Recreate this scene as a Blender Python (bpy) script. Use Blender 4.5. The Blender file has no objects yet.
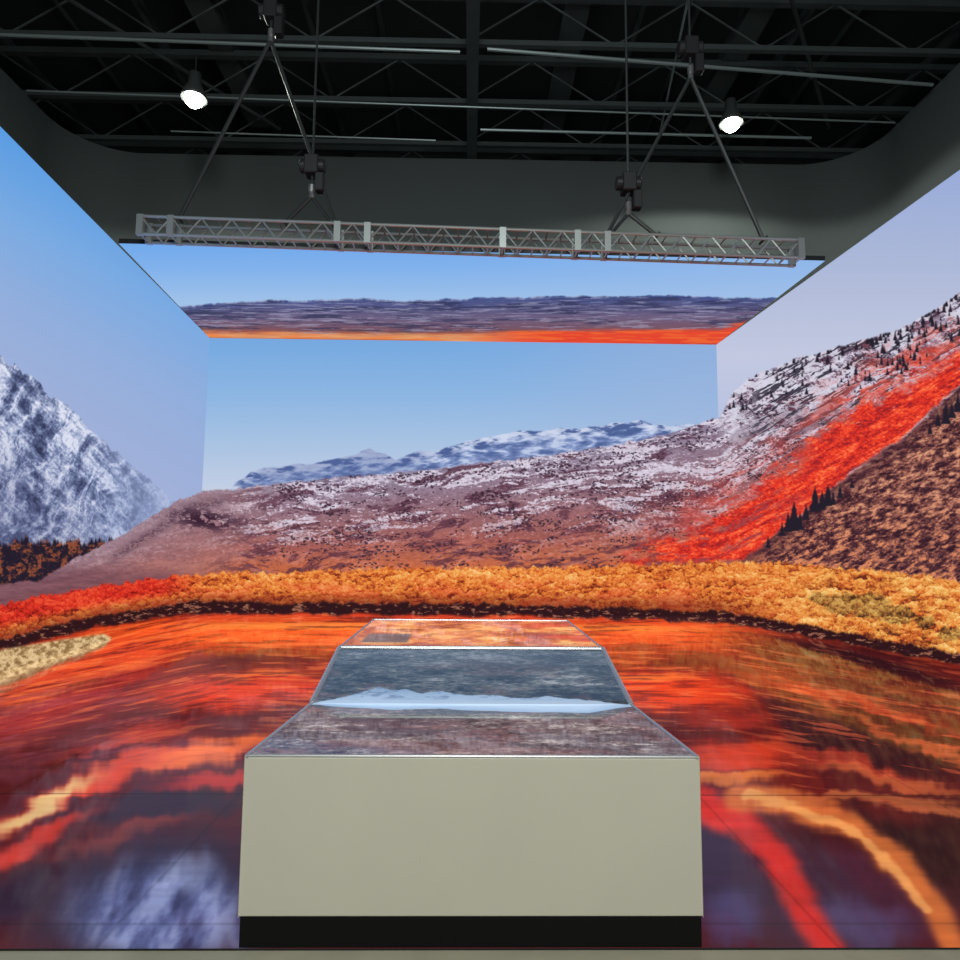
import bpy, bmesh, math
import numpy as np
from mathutils import Vector, Matrix

sc = bpy.context.scene
try:
    sc.view_settings.view_transform = 'Standard'
except Exception:
    pass

# ------------------------------------------------------------------ helpers
def link(o, parent=None):
    sc.collection.objects.link(o)
    if parent: o.parent = parent
    return o
def empty(name, loc=(0,0,0)):
    e = bpy.data.objects.new(name, None); e.empty_display_size = .2; e.location = loc
    return link(e)
def mat(name, col, rough=.6, metal=0, spec=.5, noise=0, nscale=5, emit=None, es=1):
    m = bpy.data.materials.new(name); m.use_nodes = True
    nt = m.node_tree; b = nt.nodes['Principled BSDF']
    b.inputs['Base Color'].default_value = (*col, 1)
    b.inputs['Roughness'].default_value = rough
    b.inputs['Metallic'].default_value = metal
    b.inputs['Specular IOR Level'].default_value = spec
    if noise:
        tc = nt.nodes.new('ShaderNodeTexCoord'); n = nt.nodes.new('ShaderNodeTexNoise')
        n.inputs['Scale'].default_value = nscale; n.inputs['Detail'].default_value = 5
        r = nt.nodes.new('ShaderNodeMix'); r.data_type = 'RGBA'
        r.inputs['A'].default_value = (*[c*(1-noise) for c in col], 1)
        r.inputs['B'].default_value = (*[min(1, c*(1+noise)) for c in col], 1)
        nt.links.new(tc.outputs['Object'], n.inputs['Vector'])
        nt.links.new(n.outputs['Fac'], r.inputs['Factor'])
        nt.links.new(r.outputs['Result'], b.inputs['Base Color'])
    if emit:
        b.inputs['Emission Color'].default_value = (*emit, 1)
        b.inputs['Emission Strength'].default_value = es
    return m
def mesh_obj(name, verts, faces, mats, parent=None, fm=None, smooth=False):
    me = bpy.data.meshes.new(name); me.from_pydata([tuple(v) for v in verts], [], faces)
    for m in (mats if isinstance(mats, (list, tuple)) else [mats]): me.materials.append(m)
    if fm:
        for p, i in zip(me.polygons, fm): p.material_index = i
    if smooth:
        for p in me.polygons: p.use_smooth = True
    me.update()
    return link(bpy.data.objects.new(name, me), parent)
class Geo:
    def __init__(s): s.v = []; s.f = []; s.m = []
    def box(s, a, b, mi=0):
        n = len(s.v); (x0,y0,z0), (x1,y1,z1) = a, b
        s.v += [(x0,y0,z0),(x1,y0,z0),(x1,y1,z0),(x0,y1,z0),(x0,y0,z1),(x1,y0,z1),(x1,y1,z1),(x0,y1,z1)]
        for f in [(0,3,2,1),(4,5,6,7),(0,1,5,4),(1,2,6,5),(2,3,7,6),(3,0,4,7)]:
            s.f.append(tuple(n+i for i in f)); s.m.append(mi)
    def tube(s, p, q, r, seg=8, mi=0, r2=None):
        p = Vector(p); q = Vector(q); d = (q-p)
        if d.length < 1e-6: return
        d.normalize(); u = d.orthogonal().normalized(); w = d.cross(u); n = len(s.v)
        if r2 is None: r2 = r
        for c, rr in ((p, r), (q, r2)):
            for i in range(seg):
                a = 2*math.pi*i/seg; s.v.append(tuple(c+(u*math.cos(a)+w*math.sin(a))*rr))
        for i in range(seg):
            j = (i+1) % seg; s.f.append((n+i, n+j, n+seg+j, n+seg+i)); s.m.append(mi)
        s.f.append(tuple(n+i for i in range(seg))[::-1]); s.m.append(mi)
        s.f.append(tuple(n+seg+i for i in range(seg))); s.m.append(mi)
    def lathe(s, c, prof, seg=24, mi=0):
        n = len(s.v)
        for r, z in prof:
            for i in range(seg):
                a = 2*math.pi*i/seg; s.v.append((c[0]+r*math.cos(a), c[1]+r*math.sin(a), c[2]+z))
        for k in range(len(prof)-1):
            for i in range(seg):
                j = (i+1) % seg
                s.f.append((n+k*seg+i, n+k*seg+j, n+(k+1)*seg+j, n+(k+1)*seg+i)); s.m.append(mi)
    def obj(s, name, mats, parent=None, smooth=False):
        return mesh_obj(name, s.v, s.f, mats, parent, s.m, smooth)

# ------------------------------------------------------------------ camera
F = 667.0
YAW, PITCH, ROLL = .0159, .1002, .0082
R = Matrix.Rotation(-YAW,3,'Z') @ Matrix.Rotation(math.pi/2+PITCH,3,'X') @ Matrix.Rotation(ROLL,3,'Z')
cd = bpy.data.cameras.new('camera'); cam = link(bpy.data.objects.new('camera', cd))
cam.matrix_world = Matrix.Translation((0,0,1.5)) @ R.to_4x4()
cd.sensor_width = 36; cd.sensor_fit = 'HORIZONTAL'; cd.lens = F*36/960; cd.clip_end = 200
sc.camera = cam

# stage dimensions (metres)
YB, YF, H = 15.0, 2.67, 6.22
XLB, XLF = -5.99, -5.02
XRB, XRF = 5.70, 6.32
YC = 10.32            # front edge of overhead panel

# ------------------------------------------------------------------ LED content (painted numerically)
# the panorama shown by the LED volume is authored on a picture plane and mapped onto the panels
RT = np.array(R).T
def to_art(x, y, z):
    dx, dy, dz = x, y, z-1.5
    cx = RT[0,0]*dx+RT[0,1]*dy+RT[0,2]*dz
    cy = RT[1,0]*dx+RT[1,1]*dy+RT[1,2]*dz
    cz = np.maximum(-(RT[2,0]*dx+RT[2,1]*dy+RT[2,2]*dz), .3)
    return (480+F*cx/cz).astype(np.float32), (480-F*cy/cz).astype(np.float32)
_lat = {}
def lat(seed):
    if seed not in _lat: _lat[seed] = np.random.RandomState(seed).rand(65536).astype(np.float32)
    return _lat[seed]
def vn(x, y, seed):
    L = lat(seed)
    x = np.asarray(x, np.float32); y = np.asarray(y, np.float32)
    xf = np.floor(x); yf = np.floor(y)
    xi = xf.astype(np.int32); yi = yf.astype(np.int32)
    fx = x-xf; fy = y-yf
    fx = fx*fx*(3-2*fx); fy = fy*fy*(3-2*fy)
    r0 = (yi & 255) << 8; r1 = ((yi+1) & 255) << 8; c0 = xi & 255; c1 = (xi+1) & 255
    a = L[r0+c0]; b = L[r0+c1]; c = L[r1+c0]; d = L[r1+c1]
    t = a+(b-a)*fx
    return t+((c+(d-c)*fx)-t)*fy
def fbm(x, y, o=4, seed=1, g=.55):
    s = 0; a = .5; t = 0
    for i in range(o):
        s = s+a*vn(x*2**i+17.3*i, y*2**i+9.1*i, seed+i); t += a; a *= g
    return s/t
def ridged(x, y, o=5, seed=1, g=.6):
    s = 0; a = .5; t = 0
    for i in range(o):
        s = s+a*(1-np.abs(2*vn(x*2**i+17.3*i, y*2**i+9.1*i, seed+i)-1)); t += a; a *= g
    return s/t
def cells(x, y, seed):
    """jittered cells: distance, vertical offset, id of the nearest clump"""
    LX, LY, LI = lat(seed), lat(seed+1), lat(seed+2)
    x = np.asarray(x, np.float32); y = np.asarray(y, np.float32)
    xi = np.floor(x).astype(np.int32); yi = np.floor(y).astype(np.int32)
    D = np.full(x.shape, 9., np.float32); O = np.zeros(x.shape, np.float32); I = np.zeros(x.shape, np.float32)
    for j in (-1,0,1):
        for i in (-1,0,1):
            k = (((yi+j) & 255) << 8)+((xi+i) & 255)
            dx = xi+i+LX[k]-x; dy = yi+j+LY[k]-y
            d = dx*dx+dy*dy; m = d < D
            D = np.where(m, d, D); O = np.where(m, -dy, O); I = np.where(m, LI[k], I)
    return np.sqrt(D), O, I
def ss(a, b, x):
    t = np.clip((x-a)/(b-a), 0, 1); return t*t*(3-2*t)
def mix(img, col, m):
    col = np.asarray(col, np.float32)
    if col.ndim == 1: col = col[None,None,:]
    img += (col-img)*np.clip(m, 0, 1)[...,None].astype(np.float32)
def lerp3(a, b, t):
    return np.asarray(a, np.float32)[None,None]*(1-t[...,None])+np.asarray(b, np.float32)[None,None]*t[...,None]
def ramp(t, stops):
    xs = [s[0] for s in stops]
    return np.stack([np.interp(t, xs, [s[1][k] for s in stops]) for k in range(3)], -1).astype(np.float32)
def line(x, pts): return np.interp(x, [p[0] for p in pts], [p[1] for p in pts]).astype(np.float32)
def blob(img, X, Y, cx, cy, rx, ry, deg, col, a=1., p=2.0):
    t = math.radians(deg); c, s = math.cos(t), math.sin(t)
    u = ((X-cx)*c+(Y-cy)*s)/rx; v = (-(X-cx)*s+(Y-cy)*c)/ry
    mix(img, col, a*np.exp(-(u*u+v*v)**p))
def stroke(img, X, Y, pts, w, col, a=1.):
    d = np.full(X.shape, 1e9, np.float32)
    for (x0,y0), (x1,y1) in zip(pts[:-1], pts[1:]):
        dx, dy = x1-x0, y1-y0
        t = np.clip(((X-x0)*dx+(Y-y0)*dy)/(dx*dx+dy*dy), 0, 1)
        d = np.minimum(d, np.hypot(X-x0-t*dx, Y-y0-t*dy))
    mix(img, col, a*np.exp(-(d/w)**4))

HILL = [(-900,640),(40,580),(75,557),(110,541),(150,517),(180,498),(203,490),(240,487),(300,480),(360,474),(420,469),(470,463),(520,458),(560,452),(600,446),(650,437),(700,424),(720,416),(732,392),(745,378),(770,368),(800,356),(840,346),(870,337),(900,328),(940,305),(960,291),(1300,60),(2500,-600)]
FAR = [(225,492),(240,480),(255,470),(275,465),(300,463),(322,461),(340,456),(360,452),(370,448),(385,453),(395,460),(405,455),(420,450),(435,451),(450,445),(465,441),(480,437),(495,435),(520,430),(540,431),(560,428),(580,429),(600,425),(640,420),(655,425),(700,423),(730,424)]
SNOW = [(-900,250),(-200,300),(-60,330),(0,356),(20,368),(40,380),(48,394),(62,401),(72,410),(85,424),(100,438),(118,452),(130,464),(145,475),(160,488),(172,500),(190,515)]
RU = [(590,566),(640,552),(680,540),(720,516),(750,493),(790,464),(820,434),(860,404),(900,378),(960,348),(1400,60)]
RL = [(590,566),(740,563),(760,549),(790,523),(830,490),(870,460),(900,440),(930,413),(960,385),(1400,110)]
VT = [(-900,760),(0,603),(60,592),(120,582),(190,573),(300,570),(400,567),(600,565),(720,560),(800,562),(900,572),(960,580),(1500,640),(2600,760)]
VB = [(-900,900),(0,640),(60,625),(100,615),(195,602),(300,603),(500,605),(720,611),(800,624),(880,640),(960,654),(1500,780),(2600,1000)]

def sky(X, Y, side):
    if side == 'left':
        t = (Y-130-X*.55)/330
        img = ramp(t, [(-.2,(60,140,224)),(0,(90,156,226)),(.25,(122,170,226)),(.5,(146,174,220)),(.8,(160,176,216)),(1.1,(168,184,218))])
    elif side == 'right':
        t = (Y-160)/260
        img = ramp(t, [(-.5,(116,152,212)),(0,(150,170,216)),(.4,(172,184,216)),(.75,(194,200,224)),(1,(184,194,224))])
    else:
        t = (Y-338)/150
        img = ramp(t, [(0,(116,168,224)),(.4,(142,182,226)),(.75,(172,196,226)),(1,(194,206,228))])
        mix(img, (160,180,218), ss(450,720,X)*.55)
    return img

def land(img, X, Y, side):
    z0 = np.zeros_like(X)
    if side != 'floor' and side != 'right':
        e = line(X, SNOW)+(fbm(X/8,z0,4,5)-.5)*12
        d = Y-e
        wx_ = (fbm(X/25,Y/25,3,7)-.5)*30
        a = (X*.86+Y*.5+wx_)/15; b = (Y*.86-X*.5+wx_)/38
        n = ridged(a, b, 6, 11, .68)
        a2 = (X*.7-Y*.7)/9; b2 = (X*.7+Y*.7)/30
        n2 = ridged(a2, b2, 5, 31, .7)
        n3 = fbm(X/2.2, Y/2.2, 2, 37, .8)
        big = fbm(X/34, Y/42, 3, 39)
        v = .46*n+.26*n2+.14*n3+.14*big
        c = ramp(v, [(.42,(46,52,82)),(.52,(80,90,126)),(.59,(116,128,166)),(.66,(172,182,212)),(.73,(222,226,242))])
        mix(c, (84,88,126), ss(40,170,d)*.35)
        m = ss(0,2.5,d)*(1-ss(165,190,X))
        mix(c, (150,166,208), ss(60,170,X)*.6)
        mix(img, c, m*(1-.35*ss(95,175,X)))
        tb = ss(-3,3, Y-(542+(fbm(X/5,z0,3,8,.8)-.5)*18))*(1-ss(95,150,X+(Y-560)*.5))
        c = lerp3((34,28,44), (142,76,52), ss(.45,.7,fbm(X/5,Y/4,4,14,.75)))
        mix(img, c, tb)
    if side == 'back' or side == 'left':
        e = line(X, FAR)+(fbm(X/14,z0,4,15,.5)-.5)*5
        d = Y-e
        v = .5*ridged((X+Y*2.2)/20, (Y-X*.25)/9, 4, 21,.5)+.5*fbm(X/12,Y/3.5,4,27,.6)
        c = ramp(v, [(.42,(72,92,146)),(.54,(102,122,172)),(.62,(138,156,202)),(.72,(194,206,232))])
        mix(c, (216,222,240), (1-ss(3,14,d))*ss(.46,.58,v)*.75)
        mix(c, (76,94,150), (1-ss(60,110,np.abs(X-340)))*.35)
        mix(c, (150,162,200), ss(10,44,d)*.35)
        mix(img, c, ss(0,2,d)*ss(228,245,X)*(1-ss(728,740,X))*.95)
    # main hillside
    e = line(X, HILL)+(fbm(X/10,z0,4,25,.7)-.5)*6
    d = Y-e
    bot = line(X, VT)
    if side == 'floor':
        c = np.zeros(X.shape+(3,), np.float32); c[:] = (150,80,70)
    else:
        t = np.clip(d/np.maximum(bot-e,1), 0, 1)
        c = ramp(t, [(0,(146,136,160)),(.25,(146,120,138)),(.5,(150,104,112)),(.75,(162,92,86)),(1,(200,106,70))])
        sl = np.where(X > 715, (X-715)*.42, 0)
        wv = (fbm(X/60,Y/30,3,45)-.5)*20
        Ys0 = Y+sl+X*.10; Ys = Ys0+wv
        s1 = fbm(X/42, Ys/6, 6, 41,.72); s2 = fbm(X/30, Ys/7, 6, 51,.72); s3 = fbm(X/2.6, Y/1.6, 3, 61,.8)
        rough = .35+.65*ss(190,260,X)
        mix(c, (84,46,64), ss(.50,.60,s2)*.72*rough)
        mix(c, (210,130,114), ss(.5,.62,fbm(X/26,Ys/5,5,57,.7))*ss(.4,.9,t)*.5)
        mix(c, (222,214,230), ss(.50,.59,s1*.75+s3*.25)*(1-ss(.35,.95,t))*.85*rough)
        mix(c, (212,202,218), ss(.56,.66,s1*.4+s3*.6)*(1-ss(.6,1,t))*.5*rough)
        mix(c, (168,124,128), (1-ss(190,280,X+(Y-540)*.6))*.5)
        c *= (.84+.30*s3)[...,None]
        # scattered shrubs, clumped
        qx = X+(vn(X/4,Y/4,62)-.5)*4; qy = Y+(vn(X/4,Y/3,63)-.5)*3
        dd, oo, ii = cells(qx/4.2, qy/2.6, 65)
        clump = fbm(X/24, Y/9, 4, 68, .6)
        prob = .05+.75*ss(.50,.66,clump+.16*np.exp(-((t-.12)/.10)**2)*ss(460,540,X))
        mix(c, (52,34,48), (1-ss(.2,.5,dd))*(ii < prob)*.8*ss(220,300,X))
        blobm = np.exp(-(((X-205)/36)**2+((Y-520-(X-205)*.12)/11)**2)**1.5)
        mix(c, (58,34,52), blobm*ss(.38,.5,fbm(X/7,Y/3.5,4,75,.7)))
        mix(c, (60,38,56), np.exp(-(((Y-line(X,[(110,560),(150,535),(190,508),(230,500)]))/6)**2))*ss(100,120,X)*(1-ss(215,235,X))*.6*ss(.4,.55,s3))
        mix(c, (216,214,230), ss(.43,.54,fbm((X+Y)/22,(Y-X*.5)/9,6,81,.75))*ss(715,735,X)*(1-ss(.16,.46,t))*.88)
        mix(c, (52,48,62), ss(.57,.62,fbm((X+Y)/9,(Y+X*.45)/4,4,85,.75))*ss(730,770,X)*(1-ss(.28,.45,t))*.9)
        if side != 'left':
            nz = fbm(X/18,Y/10,5,91,.7)
            up = line(X, RU)+(nz-.5)*64; lo = line(X, RL)+(fbm(X/10,Y/10,3,95)-.5)*8
            rm = ss(-12,16,Y-up)*ss(-2,4,lo-Y)*ss(580,650,X)
            rr = .6*fbm(X/16,Ys0/4,5,101,.7)+.4*s3
            rc = ramp(rr, [(.34,(150,32,38)),(.46,(210,44,34)),(.56,(242,66,40)),(.68,(255,120,70))])
            mix(rc, (150,74,84), ss(.54,.64,fbm(X/20,Ys0/5,5,105,.7))*.6*(1-ss(740,840,X)))
            mix(c, (220,84,70), ss(-60,0,Y-up)*ss(.44,.56,s2)*ss(620,700,X)*.65*ss(0,5,lo-Y))
            mix(c, rc, rm*.97)
            bm = ss(-1,4,Y-lo)*ss(735,765,X)
            q = fbm(X/7, (Y+X*.3)/3.5, 6, 111,.78)
            bc = ramp(q, [(.35,(50,26,38)),(.47,(104,60,60)),(.56,(160,100,86)),(.67,(220,156,122))])
            mix(bc, (222,126,78), ss(.54,.62,q)*ss(490,560,Y)*.6)
            mix(bc, (62,32,44), (1-ss(0,30,Y-lo))*.55)
            mix(c, bc, bm)
            rs = np.random.RandomState(7)
            trees = [(794,531,30),(788,532,20),(800,530,18),(815,512,26),(822,510,20),(828,506,22),(833,505,14),(946,424,22),(938,426,14),(768,548,12),
                     (782,536,14),(806,520,16),(840,498,14),(852,488,10),(952,418,16),(958,412,20),(930,434,10)]
            for i in range(150):
                tx = 728+rs.rand()*240
                if i > 90: tx = 860+rs.rand()*100
                ey = float(line(np.array([tx]), HILL)[0])
                trees.append((tx, ey+3+rs.rand()**1.8*46, 4+rs.rand()*6))
            for tx, ty, h in trees:
                bb = (np.abs(X-tx) < h*.5)&(Y < ty+2)&(Y > ty-h-2)
                if not bb.any(): continue
                k = (Y[bb]-(ty-h))/h
                w = h*.24*np.clip(k,0,1)*(.7+.5*vn(Y[bb]/2,k*0+tx,3))
                mm = ss(-1,1,w-np.abs(X[bb]-tx))*ss(0,.06,k)*ss(-.5,.5,ty-Y[bb])
                c[bb] = c[bb]*(1-mm[:,None])+np.array((34,30,42), np.float32)*mm[:,None]
        mauve = (1-ss(150,230,X))*ss(560,580,Y)
        mix(c, lerp3((86,54,66),(150,98,108),fbm(X/16,Y/3,5,121,.7)), mauve*.85)
    mix(img, c, ss(0,2.5,d))
    # autumn brush: clumps of bushes
    vt = line(X, VT)+(fbm(X/6,z0,4,131,.75)-.5)*11
    vb = line(X, VB)
    k = np.clip((Y-vt)/np.maximum(vb-vt,1), 0, 1)
    qx = X+(fbm(X/7,Y/5,3,132,.7)-.5)*11; qy = Y+(fbm(X/7+9,Y/5,3,136,.7)-.5)*8
    da, oa, ia = cells(qx/6.5, qy/4.6, 141)
    dc, oc, ic = cells(qx/13, qy/9.5, 241)
    big = ss(700,860,X)
    oa = oa*(1-.6*big)+oc*.9*big; ia2 = ia*(1-big)+ic*big
    b3 = fbm(X/34,Y/9,3,146); fine = fbm(X/2.4, Y/1.9, 3, 149, .85)
    b = .50-(.17+.08*big)*oa-.10*(da-.4)+.16*(ia-.5)+.42*(b3-.5)+.50*(fine-.5)-.05*k
    c = ramp(b, [(.18,(104,36,24)),(.34,(186,82,38)),(.46,(226,122,50)),(.60,(240,158,78)),(.80,(252,208,134))])
    yel = ss(660,900,X)*(.3+.7*ss(.3,.7,ia2))
    mix(c, ramp(b, [(.16,(92,52,32)),(.34,(180,110,50)),(.46,(220,150,68)),(.60,(238,186,98)),(.80,(250,220,146))]), yel*.6)
    mix(c, ramp(b, [(.18,(110,24,20)),(.46,(206,66,36)),(.8,(240,110,64))]), ss(.50,.58,b3)*ss(.2,.6,k)*.5*(1-ss(700,820,X)))
    red = (1-ss(150,215,X))*(1-ss(.45,.85,k))
    mix(c, ramp(b, [(.14,(116,20,18)),(.45,(214,46,32)),(.8,(246,104,60))]), red)
    g = 0
    for gx, gy, gr in [(820,598,12),(842,604,20),(872,606,24),(896,614,20),(926,622,12),(950,634,14)]:
        g = np.maximum(g, np.exp(-(((X-gx)/gr)**2+((Y-gy)/(gr*.62))**2)**2))
    g = ss(.40,.75,g+1.1*(fbm(X/7,Y/5,3,147,.7)-.5))
    mix(c, ramp(b, [(.18,(50,32,22)),(.38,(118,80,42)),(.52,(172,126,62)),(.75,(216,176,98))]), g*.8)
    mix(c, (112,36,26), ss(.62,.95,k)*.5*(1-ss(700,800,X)))
    mix(img, c, ss(0,3,Y-vt))
    sh = Y-vb-(fbm(X/9,z0,4,155,.7)-.5)*8
    c = lerp3((46,20,24), (150,96,76), ss(.57,.72,fbm(X/6,Y/2.2,4,159,.7)))
    mix(img, c, ss(-2,2,sh))

def water(img, X, Y, W):
    wx, wy = W
    vb = line(X, VB); z0 = np.zeros_like(X)
    rp = fbm(wx*1.1+3, wy*6.5, 4, 161)-.5; rp2 = fbm(wx*.8, wy*2.4, 3, 171)-.5
    A = np.clip((Y-600)*.14, 2, 22)
    vj = (fbm(X/22, Y/160, 4, 175, .55)-.5)*np.clip((Y-640)*.22, 0, 26)   # uneven silhouettes, mirrored
    Xw = X+rp2*A*.8; Yw = Y+rp*A*.6+rp2*A*.3+vj
    w = np.empty_like(img); w[:] = (84,22,22)
    mix(w, (206,58,30), 1-ss(600,720,Y))
    B = lambda *a: blob(w, Xw, Yw, *a)
    B(20,716,150,30,-14,(150,52,54),.9); B(30,692,140,10,-16,(222,86,52),.8)
    B(120,655,130,12,-16,(226,70,34),.9)
    B(270,631,190,15,0,(232,84,30),.95); B(660,632,170,15,1,(228,78,30),.95)
    B(300,626,120,4,0,(250,140,56),.8); B(600,628,120,4,1,(246,130,52),.8)
    B(250,661,70,9,-2,(84,22,22),.95); B(700,661,60,8,3,(100,26,24),.85)
    B(245,690,100,17,-3,(224,62,28),1); B(662,690,90,18,3,(228,66,28),1)
    B(265,674,50,4,0,(244,120,50),.7); B(650,676,50,4,0,(246,126,50),.7)
    B(120,738,80,10,-14,(196,62,44),.8)
    B(262,722,70,9,-2,(96,38,42),.95)
    B(855,664,125,20,11,(40,10,18),1); B(930,700,110,16,14,(96,28,26),.9)
    B(860,738,120,32,10,(40,10,18),.95); B(725,718,50,10,3,(150,40,30),.9)
    B(850,702,110,6,14,(196,60,36),.8)
    B(920,742,90,6,18,(214,92,50),.75); B(850,762,70,7,12,(186,56,36),.7)
    B(900,780,90,7,12,(216,104,56),.7)
    B(735,755,60,14,0,(214,60,30),.95); B(720,776,60,8,0,(240,124,48),.95)
    B(190,752,95,13,-12,(240,108,44),1); B(70,792,120,13,-24,(220,70,40),.95); B(225,776,60,9,-8,(176,44,32),.95)
    B(30,760,90,10,-18,(96,40,52),.8)
    B(150,806,120,14,-6,(48,28,42),.95); B(36,806,62,9,-28,(226,182,120),1); B(20,848,80,11,-28,(206,56,38),.95)
    B(120,836,70,9,-18,(186,74,48),.6)
    B(160,905,150,76,-8,(40,36,58),.97)
    mt = fbm((X-130)/24+Y/70, Y/50, 5, 215, .6)
    mg = ss(0,1,1.55-np.sqrt(((Xw-160)/100)**2+((Yw-915)/62)**2)*1.25)
    mix(w, ramp(mt, [(.3,(56,56,94)),(.5,(92,100,148)),(.68,(140,150,194))]), mg*.9)
    B(185,872,30,20,-20,(160,170,206),.45)
    B(10,900,50,26,-30,(46,30,50),.9)
    B(712,865,60,80,0,(52,34,60),.9); B(845,900,130,70,10,(54,32,52),.9); B(890,842,90,24,14,(32,12,18),.95)
    B(960,850,60,50,10,(44,20,22),.9); B(860,925,60,26,10,(78,64,102),.8); B(735,918,30,30,0,(72,64,104),.8)
    B(720,812,30,14,20,(232,74,40),.9)
    S = lambda *a: stroke(w, Xw, Y+rp*A*.6+rp2*A*.3+vj*.5, *a)
    S([(690,798),(740,822),(778,862),(804,902),(828,955)],17,(206,42,34),.95)
    S([(735,796),(790,803),(850,826),(900,864),(936,908),(956,955)],14,(214,112,54),.9)
    S([(745,797),(800,808),(850,832),(896,870),(928,912)],5,(238,166,94),.75)
    S([(790,800),(880,797),(980,812)],5,(190,100,56),.75)
    # ripples running parallel to the banks
    def rip(sx, sy, seed):
        L = fbm(X/sx, (Y+.20*X)/sy, 4, seed, .62); Rr = fbm(X/sx, (Y-.17*X)/sy, 4, seed+7, .62); C = fbm(X/sx, Y/sy, 4, seed+13, .62)
        wl = 1-ss(150,300,X); wr = ss(640,800,X)
        return L*wl+Rr*wr+C*(1-wl-wr)
    rA = rip(46, 2.6, 181); rB = rip(60, 5.0, 221)
    far_ = 1-ss(690,780,Y)
    mix(w, (255,132,66), ss(.56,.66,rA)*.45*far_*(1-.6*ss(760,860,X)))
    mix(w, (64,16,22), ss(.56,.66,1-rA)*.45*far_)
    mix(w, (222,96,54), ss(.58,.68,rB)*.5*ss(640,690,Y)*(1-ss(770,830,Y))*ss(740,800,X))
    mix(w, (150,70,84), ss(.56,.66,rB)*.4*ss(670,700,Y)*(1-ss(740,780,Y))*(1-ss(120,200,X)))
    rr = fbm(wx*2.0, wy*10, 4, 185, .6)
    w *= (.86+.28*rr)[...,None]
    fl = ss(0,4,Y-vb-9+(fbm(X/14,z0,3,195)-.5)*6)
    mix(img, w, fl)
    gt = line(X, [(-900,760),(0,650),(60,640),(104,634),(116,640)]); gb = line(X, [(-900,1000),(0,687),(60,664),(100,648),(112,640)])
    g = ss(-2,2,Y-gt)*ss(-2,2,gb-Y+(fbm(X/8,z0,3,201)-.5)*5)*(1-ss(108,116,X))
    kk = np.clip((Y-gt)/np.maximum(gb-gt,1),0,1)
    c = lerp3((140,106,66),(226,194,144),ss(.25,.7,fbm(X/4,Y/3,4,205,.7)))
    mix(c, (96,50,34), ss(.75,1,kk)*.7)
    mix(img, c, g)

def landscape(X, Y, side, W):
    shape = X.shape
    X = X.reshape(-1,1); Y = Y.reshape(-1,1)
    W = [np.asarray(a, np.float32).reshape(-1,1) for a in W]
    img = sky(X, Y, side)
    vb = line(X, VB)
    top = np.minimum(line(X, HILL), 1e9)
    if side == 'left': top = np.minimum(top, np.where(X < 190, line(X, SNOW), 1e9))
    if side != 'right': top = np.minimum(top, np.where((X > 225)&(X < 740), line(X, FAR), 1e9))
    m = ((Y > top-12)&(Y < vb+20))[:,0]
    if m.any():
        s = img[m]; land(s, X[m], Y[m], side); img[m] = s
    m = (Y > vb+2)[:,0]
    if m.any():
        s = img[m]; water(s, X[m], Y[m], [a[m] for a in W]); img[m] = s
    return np.clip(img, 0, 255).reshape(shape+(3,))

def ceiling_art(X, Y):
    t = (Y-236)/66
    img = ramp(t, [(0,(108,166,234)),(.5,(130,178,236)),(1,(160,194,232))])
    mix(img, (162,190,230), ss(400,820,X)*.5)
    e = line(X, [(150,308),(185,305),(230,301),(290,298),(350,296),(400,298),(470,296),(560,294),(650,293),(720,296),(800,297)])+(fbm(X/16,X*0,4,301,.7)-.5)*5
    b = line(X, [(180,336),(720,350)]); b0 = line(X, [(180,331),(420,334),(720,334),(790,318)])
    k = np.clip((Y-e)/(b0-e), 0, 1)
    c = ramp(k, [(0,(66,82,138)),(.3,(88,88,130)),(.6,(110,94,124)),(.85,(118,84,100)),(1,(160,84,70))])
    n = fbm(X/40, Y/2.2, 5, 311,.65)
    mix(c, (46,50,84), ss(.5,.62,n)*.65); mix(c, (170,168,196), ss(.53,.66,fbm(X/22,Y/1.4,5,321,.7))*.55)
    mix(c, (196,206,232), (1-ss(0,4,Y-e))*ss(.45,.6,fbm(X/12,X*0,3,325))*.7)
    b0 = b0-ss(430,600,X)*5
    d = Y-b0
    o = lerp3((216,132,84), (232,172,120), fbm(X/20,Y/2,3,331))
    mix(o, (228,62,40), ss(440,560,X)*.9)
    mix(o, (244,120,52), ss(.5,.7,fbm(X/24,Y/1.6,3,335))*.6)
    mix(c, o, ss(-3,3,d+(n-.5)*10))
    mix(c, (110,52,60), ss(4,9,Y-b0-ss(400,560,X)*9)*.8*ss(-14,0,Y-b+8))
    mix(img, c, ss(0,2,Y-e))
    return np.clip(img, 0, 255)

def make_image(name, arr):
    h, w = arr.shape[:2]
    im = bpy.data.images.new(name, w, h)
    px = np.ones((h, w, 4), np.float32); px[...,:3] = arr/255.
    im.pixels.foreach_set(px.ravel()); im.update(); im.pack()
    return im
def led_mat(name, arr, strength=1., gloss=0., rough=.3):
    m = bpy.data.materials.new(name); m.use_nodes = True; nt = m.node_tree
    b = nt.nodes['Principled BSDF']
    t = nt.nodes.new('ShaderNodeTexImage'); t.image = make_image(name, arr); t.extension = 'EXTEND'
    uv = nt.nodes.new('ShaderNodeUVMap'); uv.uv_map = 'UVMap'
    nt.links.new(uv.outputs['UV'], t.inputs['Vector'])
    b.inputs['Base Color'].default_value = (.006,.006,.007,1)
    b.inputs['Roughness'].default_value = rough
    b.inputs['Specular IOR Level'].default_value = gloss
    nt.links.new(t.outputs['Color'], b.inputs['Emission Color'])
    b.inputs['Emission Strength'].default_value = strength
    return m
def set_uv(o, fn):
    me = o.data; uv = me.uv_layers.new(name='UVMap')
    for l in me.loops: uv.data[l.index].uv = fn(me.vertices[l.vertex_index].co)

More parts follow.
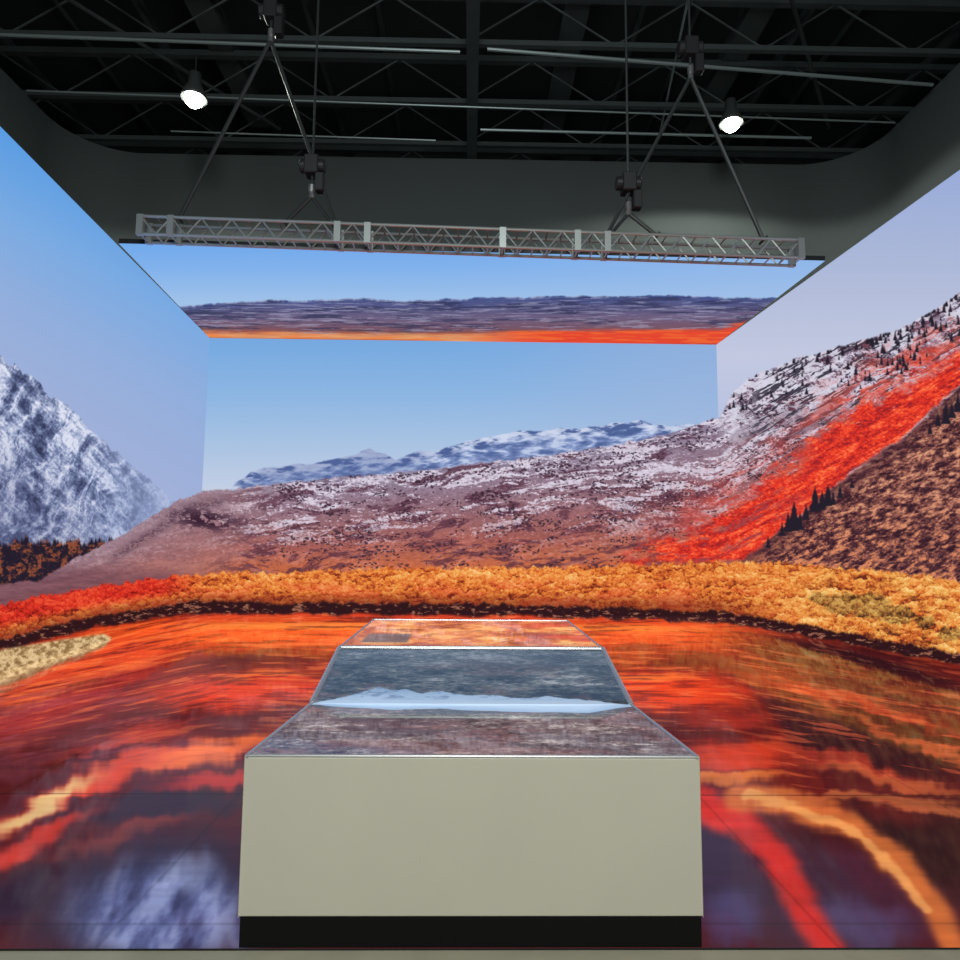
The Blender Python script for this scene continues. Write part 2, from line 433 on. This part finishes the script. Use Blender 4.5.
dark = mat('led_cabinet_black', (.012,.013,.015), .5)
def wall_panel(name, A, B, thick, side, nx, nz):
    """LED wall from ground point A to B (front face), cabinet extends by vector thick"""
    a = Vector((*A,0)); b = Vector((*B,0)); up = Vector((0,0,H)); t = Vector(thick)
    u = np.linspace(0,1,nx)[None,:]; v = np.linspace(0,1,nz)[:,None]
    x = A[0]+(B[0]-A[0])*u+v*0; y = A[1]+(B[1]-A[1])*u+v*0; z = H*v+u*0
    X, Y = to_art(x,y,z)
    arr = landscape(X, Y, side, (x, y))
    m = led_mat(name+'_screen', arr)
    vs = [a,b,b+up,a+up,a+t,b+t,b+t+up,a+t+up]
    fs = [(0,1,2,3),(5,4,7,6),(4,0,3,7),(1,5,6,2),(3,2,6,7),(4,5,1,0)]
    o = mesh_obj(name, vs, fs, [m,dark], fm=[0,1,1,1,1,1])
    d = b-a; L2 = d.length_squared
    set_uv(o, lambda c: ((Vector((c.x,c.y,0))-a).dot(d)/L2, c.z/H))
    return o
wall_panel('wall_back', (XLB,YB), (XRB,YB), (0,.2,0), 'back', 1600, 860)
wall_panel('wall_left', (XLF,YF), (XLB,YB), (-.2,0,0), 'left', 1500, 1000)
wall_panel('wall_right', (XRB,YB), (XRF,YF), (.2,0,0), 'right', 1700, 1050)

# LED floor
x0, x1, y0, y1 = -6.1, 6.4, YF, YB
u = np.linspace(0,1,1400)[None,:]; v = np.linspace(0,1,1600)[:,None]
fx = x0+(x1-x0)*u+v*0; fy = y0+(y1-y0)*v+u*0
X, Y = to_art(fx, fy, fx*0)
arr = landscape(X, Y, 'floor', (fx, fy))
def seams(c, start, pitch, w): q = np.abs((c-start+pitch/2) % pitch-pitch/2); return (1-ss(w*.4,w,q))
arr *= (1-.12*np.maximum(seams(fx,.02,1.4,.012), seams(fy,4.23,1.4,.012)))[...,None]
arr *= (1-.22*(1-ss(.005,.014,np.abs(fy-4.23))))[...,None]
fm_ = led_mat('led_floor_screen', arr, 1., .04, .06)
T = .008
vs = [(XLF,YF,0),(XRF,YF,0),(XRB,YB,0),(XLB,YB,0),(XLF,YF,-T),(XRF,YF,-T),(XRB,YB,-T),(XLB,YB,-T)]
fl = mesh_obj('floor', vs, [(0,1,2,3),(4,7,6,5),(0,4,5,1),(1,5,6,2),(2,6,7,3),(3,7,4,0)], [fm_,dark], fm=[0,1,1,1,1,1])
set_uv(fl, lambda c: ((c.x-x0)/(x1-x0), (c.y-y0)/(y1-y0)))

# overhead LED panel
c0, c1 = (-5.64,YC,6.28), (5.74,YC,6.17)
b0_, b1_ = (XLB,YB,H), (XRB,YB,H)
u = np.linspace(0,1,1300)[None,:]; v = np.linspace(0,1,600)[:,None]
cx = -6+12*u+v*0; cy = YC+(YB-YC)*v+u*0
cz = 6.225+(1-v)*(-.055*(cx/5.7))
X, Y = to_art(cx, cy, cz)
cm = led_mat('led_overhead_screen', ceiling_art(X, Y))
th = .08
vs = [c0,c1,b1_,b0_]+[(p[0],p[1],p[2]+th) for p in (c0,c1,b1_,b0_)]
ce = mesh_obj('overhead_led_panel', vs, [(3,2,1,0),(4,5,6,7),(0,1,5,4),(1,2,6,5),(2,3,7,6),(3,0,4,7)], [cm,dark], fm=[0,1,1,1,1,1])
set_uv(ce, lambda c: ((c.x+6)/12, (c.y-YC)/(YB-YC)))

# ------------------------------------------------------------------ car shaped display plinth
bl, br = -.852, .903
P = [(2.67,.69),(3.732,.645),(4.496,.83),(6.084,.84)]
zb = .112
root = empty('car_shaped_display_plinth', (0,0,0))
cream = mat('plinth_cream_paint', (.66,.635,.53), .5, noise=.05, nscale=3)
alu = mat('plinth_edge_trim', (.55,.56,.58), .35, metal=.6)
blk = mat('plinth_base_black', (.004,.004,.005), .6, spec=.2)
g = Geo()
sec = [(P[0][0],zb)]+P+[(P[3][0],zb)]
n = len(sec)
g.v = [(bl,y,z) for y,z in sec]+[(br,y,z) for y,z in sec]
g.f = [tuple(range(n))[::-1], tuple(range(n,2*n))]+[(i,i+n,(i+1)%n+n,(i+1)%n) for i in range(n)]
g.m = [0]*len(g.f)
body = g.obj('body', [cream], root)
bv = body.modifiers.new('bevel','BEVEL'); bv.width = .004; bv.segments = 2; bv.limit_method = 'ANGLE'
bm_ = Geo(); bm_.box((bl+.006,2.674,0),(br-.006,6.07,zb+.002)); bm_.obj('base', [blk], root)
g = Geo(); e = .009
for x in (bl+.008, br-.008):
    for j,((ya,za),(yb,zb_)) in enumerate(zip(P[:-1],P[1:])):
        g.tube((x,ya,za+.004),(x,yb,zb_+.004), .016 if j == 1 else e, 8)
for i,(y,z) in enumerate(P):
    if i != 1: g.tube((bl,y+(.006 if i==0 else 0),z+.004),(br,y+(.006 if i==0 else 0),z+.004), (.007,0,.015,.010)[i], 8)
g.obj('edge_trim', [alu], root)
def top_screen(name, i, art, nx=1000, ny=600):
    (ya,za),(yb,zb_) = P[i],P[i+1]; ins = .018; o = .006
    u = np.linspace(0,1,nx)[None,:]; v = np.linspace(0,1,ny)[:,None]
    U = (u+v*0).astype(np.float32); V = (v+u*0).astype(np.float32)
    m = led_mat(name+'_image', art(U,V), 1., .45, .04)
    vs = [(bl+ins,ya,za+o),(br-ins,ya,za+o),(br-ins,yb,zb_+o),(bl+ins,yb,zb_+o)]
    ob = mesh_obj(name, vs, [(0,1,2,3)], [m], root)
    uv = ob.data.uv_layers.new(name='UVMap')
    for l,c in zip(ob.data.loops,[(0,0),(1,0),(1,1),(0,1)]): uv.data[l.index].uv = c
def art_hood(U,V):
    n = fbm(U*5+V*3,V*9-U*3,7,401,.75); n2 = fbm(U*70,V*45,3,421,.8)
    img = ramp(.6*n+.4*n2, [(.33,(42,36,38)),(.46,(78,70,70)),(.56,(116,106,104)),(.68,(180,172,168))])
    mix(img, (124,76,70), ss(.50,.62,fbm(U*4,V*6,5,431,.7))*.45)
    mix(img, (46,40,46), ss(.52,.6,fbm(U*4+3,V*7+U*2,5,451,.7))*.6)
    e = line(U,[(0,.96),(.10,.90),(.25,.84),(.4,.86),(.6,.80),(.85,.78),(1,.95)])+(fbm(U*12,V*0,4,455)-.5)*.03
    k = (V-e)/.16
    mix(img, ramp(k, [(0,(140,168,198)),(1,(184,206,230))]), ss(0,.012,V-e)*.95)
    return img
def art_wind(U,V):
    n = fbm(U*5,V*8+U,7,451,.72); n2 = fbm(U*50,V*60,3,471,.8)
    img = ramp(.65*n+.35*n2, [(.33,(34,38,44)),(.46,(62,68,72)),(.57,(98,102,104)),(.70,(156,158,160))])
    mix(img, (64,80,100), ss(.35,.85,V)*.3)
    mix(img, (112,86,82), ss(.52,.65,fbm(U*5,V*8,5,481,.7))*.4*(1-ss(.4,.9,V)))
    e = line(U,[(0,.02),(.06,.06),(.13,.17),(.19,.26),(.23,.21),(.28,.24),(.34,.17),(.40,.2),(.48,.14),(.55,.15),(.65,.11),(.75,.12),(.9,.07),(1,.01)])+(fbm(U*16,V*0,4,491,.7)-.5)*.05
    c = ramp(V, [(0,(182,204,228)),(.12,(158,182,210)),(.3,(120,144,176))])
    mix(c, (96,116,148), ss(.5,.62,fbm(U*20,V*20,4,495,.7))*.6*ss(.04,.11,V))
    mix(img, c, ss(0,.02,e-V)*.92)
    return img
def art_roof(U,V):
    n = fbm(U*10,V*7,5,501,.6)
    img = ramp(n, [(.3,(170,84,40)),(.48,(222,130,60)),(.58,(238,162,86)),(.75,(246,196,120))])
    mix(img, (206,64,34), ss(.55,.85,U)*ss(.4,.6,fbm(U*6,V*8,4,511))*.7)
    mix(img, (120,56,36), ss(.55,.66,fbm(U*9,V*12,5,521,.7))*.5)
    mix(img, (150,76,54), (1-ss(0,.2,V))*.5)
    m = ss(-.01,.01,U-.05)*ss(-.01,.01,.24-U)*ss(-.02,.02,V-.14)*ss(-.02,.02,.42-V)
    mix(img, (96,92,98), m*.85)
    return img
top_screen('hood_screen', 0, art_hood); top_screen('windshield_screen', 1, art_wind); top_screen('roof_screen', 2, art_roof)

# ------------------------------------------------------------------ hall shell
conc = mat('hall_concrete', (.40,.37,.27), .8, noise=.3, nscale=4)
hf = Geo(); hf.box((-14,-12,-.35),(14,20,-T)); hf.obj('hall_floor', [conc])
grey = mat('hall_grey_wall', (.15,.17,.17), .85, noise=.08, nscale=.6)
roofm = mat('roof_deck_dark', (.03,.037,.037), .9, noise=.3, nscale=1.5)
steel = mat('roof_steel_dark', (.06,.072,.072), .6, noise=.2, nscale=3)
pipe = mat('galvanised_conduit', (.30,.35,.35), .4, metal=.3)
HW, HYB, HZ, RC = 11.2, 18.2, 12.5, 1.9
path = [(-HW,-12)]
for i in range(13):
    a = math.pi-i/12*math.pi/2; path.append((-HW+RC+RC*math.cos(a), HYB-RC+RC*math.sin(a)))
for i in range(13):
    a = math.pi/2-i/12*math.pi/2; path.append((HW-RC+RC*math.cos(a), HYB-RC+RC*math.sin(a)))
path.append((HW,-12))
n = len(path)
vs = [(x,y,-.3) for x,y in path]+[(x,y,HZ) for x,y in path]
o = mesh_obj('hall_wall_back', vs, [(i,i+1,n+i+1,n+i) for i in range(n-1)], [grey], smooth=True)
sm = o.modifiers.new('thick','SOLIDIFY'); sm.thickness = .2; sm.offset = 1
g = Geo(); g.box((-16,-13,15.2),(16,22,15.4)); g.box((-16,21.8,10),(16,22,15.2)); g.box((-16,-13,10),(-15.8,22,15.2)); g.box((15.8,-13,10),(16,22,15.2))
g.obj('ceiling', [roofm])
g = Geo()
for y in (4,7,10,12.2,14,16,17.8,20):
    g.box((-15.7,y-.08,13.9),(15.7,y+.08,14.05)); g.box((-15.7,y-.06,12.75),(15.7,y+.06,12.87))
    k = 0; x = -15.5
    while x < 14.2:
        g.tube((x,y,12.82 if k%2 else 13.95),(x+1.7,y,13.95 if k%2 else 12.82),.025,6); x += 1.7; k += 1
for x in (-12,-8,-4,4,8,12):
    g.box((x-.06,-10,14.2),(x+.06,21.5,14.45)); g.tube((x+1.6,-10,14.9),(x+1.6,21.5,14.9),.07,6)
g.box((-.16,-10,12.56),(.12,21.5,12.74)); g.box((-.06,-10,12.74),(.02,21.5,13.1))
for x in (-6.4,2.4,6.7): g.box((x-.3,6,14.0),(x+.3,19,14.35))
g.tube((-10,12,13.3),(-5.5,18,13.3),.05); g.tube((6,12,13.3),(10,17.5,13.3),.05)
g.obj('roof_trusses', [steel])
g = Geo()
g.tube((0.3,13.65,12.4),(10.8,14.5,12.4),.04); g.tube((-10.8,13.5,12.4),(-.3,13.75,12.4),.035)
g.tube((-10.8,15.3,12.4),(10.8,15.9,12.4),.022); g.tube((.2,16.5,12.4),(9,16.6,12.4),.035); g.tube((-8,16.8,12.4),(-1,17.0,12.4),.022)
g.tube((3.4,6,12.9),(5.2,17.5,12.9),.03)
g.obj('conduit_pipes', [pipe])

# ------------------------------------------------------------------ lighting truss
tr = mat('truss_aluminium', (.40,.43,.42), .4, metal=.5)
g = Geo(); ya, yb = 9.98, 10.28
def zt(x): return 6.17-x*.0215
xa, xb = -5.14, 5.17; hgt = .29
nseg = 44; dx = (xb-xa)/nseg
for y in (ya,yb):
    for dz in (0,hgt): g.tube((xa,y,zt(xa)+dz),(xb,y,zt(xb)+dz),.025,8)
for i in range(nseg+1):
    x = xa+i*dx; z = zt(x)
    if i in (0,2,13,15,24,29,31,44):
        for y in (ya,yb): g.box((x-.05,y-.035,z-.02),(x+.05,y+.035,z+hgt+.02))
    g.tube((x,ya,z),(x,yb,z),.012,6); g.tube((x,ya,z+hgt),(x,yb,z+hgt),.012,6)
    if i < nseg:
        lo, hi = (0,hgt) if i%2 else (hgt,0)
        for y in (ya,yb): g.tube((x,y,z+lo),(x+dx,y,zt(x+dx)+hi),.013,6)
truss = g.obj('lighting_truss', [tr])

# chain hoists with bridles
hb = mat('hoist_black', (.02,.02,.022), .45); rope = mat('steel_wire_rope', (.04,.045,.045), .5, metal=.2)
chrome = mat('hoist_hook_steel', (.5,.5,.5), .3, metal=.8)
def hoist(x, z, feet, ztop, y=10.13):
    r = empty('chain_hoist', (0,0,0))
    g = Geo()
    g.box((x-.11,y-.13,z-.14),(x+.11,y+.13,z+.16)); g.tube((x-.2,y,z+.02),(x+.2,y,z+.02),.11,16)
    g.box((x+.06,y-.1,z-.42),(x+.2,y+.06,z-.12))
    o = g.obj('motor_body', [hb], r); o.modifiers.new('b','BEVEL').width = .015
    g = Geo(); g.tube((x,y,z+.16),(x,y,ztop),.02,6)
    g.tube((x,y,z-.14),(x,y,z-.34),.02,6); g.obj('load_chain', [rope], r)
    g = Geo(); g.tube((x,y,z-.3),(x,y,z-.42),.05,10); g.tube((x,y,z-.38),(x,y,z-.52),.03,8,r2=.05); g.obj('hook', [chrome], r)
    g = Geo()
    for fxx in feet:
        g.tube((x,y,z-.48),(fxx,y,zt(fxx)+hgt+.05),.032,6)
        g.tube((fxx,ya+.02,zt(fxx)+hgt+.05),(fxx,yb-.02,zt(fxx)+hgt+.05),.02,8)
    g.obj('bridle', [rope], r)
hoist(-3.3, 10.15, (-4.62,-2.15), 12.7)
hoist(3.55, 9.65, (2.15,4.65), 12.7)
hoist(-2.55, 7.5, (-2.95,-2.2), 12.7)
hoist(2.5, 7.3, (2.2,2.95), 12.7)

# ------------------------------------------------------------------ high bay lamps
lampm = mat('lamp_housing', (.06,.065,.065), .5); glow = mat('lamp_lens', (.9,.95,.9), .3, emit=(.93,1,.86), es=20)
def lamp(x, y, z, ztop=12.36, power=60):
    r = empty('high_bay_lamp', (0,0,0))
    g = Geo(); g.lathe((x,y,z), [(.02,.62),(.13,.60),(.14,.34),(.17,.30),(.26,.10),(.29,0),(.27,0),(.24,.10),(.12,.28)], 28); g.obj('housing', [lampm], r, True)
    g = Geo(); g.lathe((x,y,z), [(.001,-.19),(.10,-.165),(.18,-.09),(.215,0),(.19,.07),(.001,.12)], 24); g.obj('lens', [glow], r, True)
    g = Geo(); g.tube((x,y,z+.6),(x,y,ztop),.015,6); g.obj('stem', [rope], r)
    ld = bpy.data.lights.new('lamp_light','SPOT'); ld.energy = power; ld.color = (.95,1,.9); ld.spot_size = 2.9; ld.shadow_soft_size = .2
    lo = link(bpy.data.objects.new('lamp_light', ld), r); lo.location = (x,y,z-.22)
lamp(-6.2, 14, 11.35, power=400); lamp(6.25, 15.1, 11.74, power=400)
def area(name, loc, size, power, target, col=(1,.97,.88)):
    ld = bpy.data.lights.new(name,'AREA'); ld.energy = power; ld.size = size; ld.color = col
    o = link(bpy.data.objects.new(name, ld)); o.location = loc
    o.rotation_euler = (Vector(target)-Vector(loc)).to_track_quat('-Z','Y').to_euler()
area('hall_fill_light', (.5,-5,6.5), 3, 330, (0,3,.4), (1,.96,.90))  # unseen area light, stands in for front hall lighting to brighten the plinth front
area('hall_fill_light', (0,-4,9), 4, 850, (0,16,12.5), (.87,1,.98))  # unseen fill added to brighten the grey wall and roof steel, no fixture

w = bpy.data.worlds.new('world'); sc.world = w; w.use_nodes = True
w.node_tree.nodes['Background'].inputs['Color'].default_value = (.5,.6,.6,1)
w.node_tree.nodes['Background'].inputs['Strength'].default_value = .02
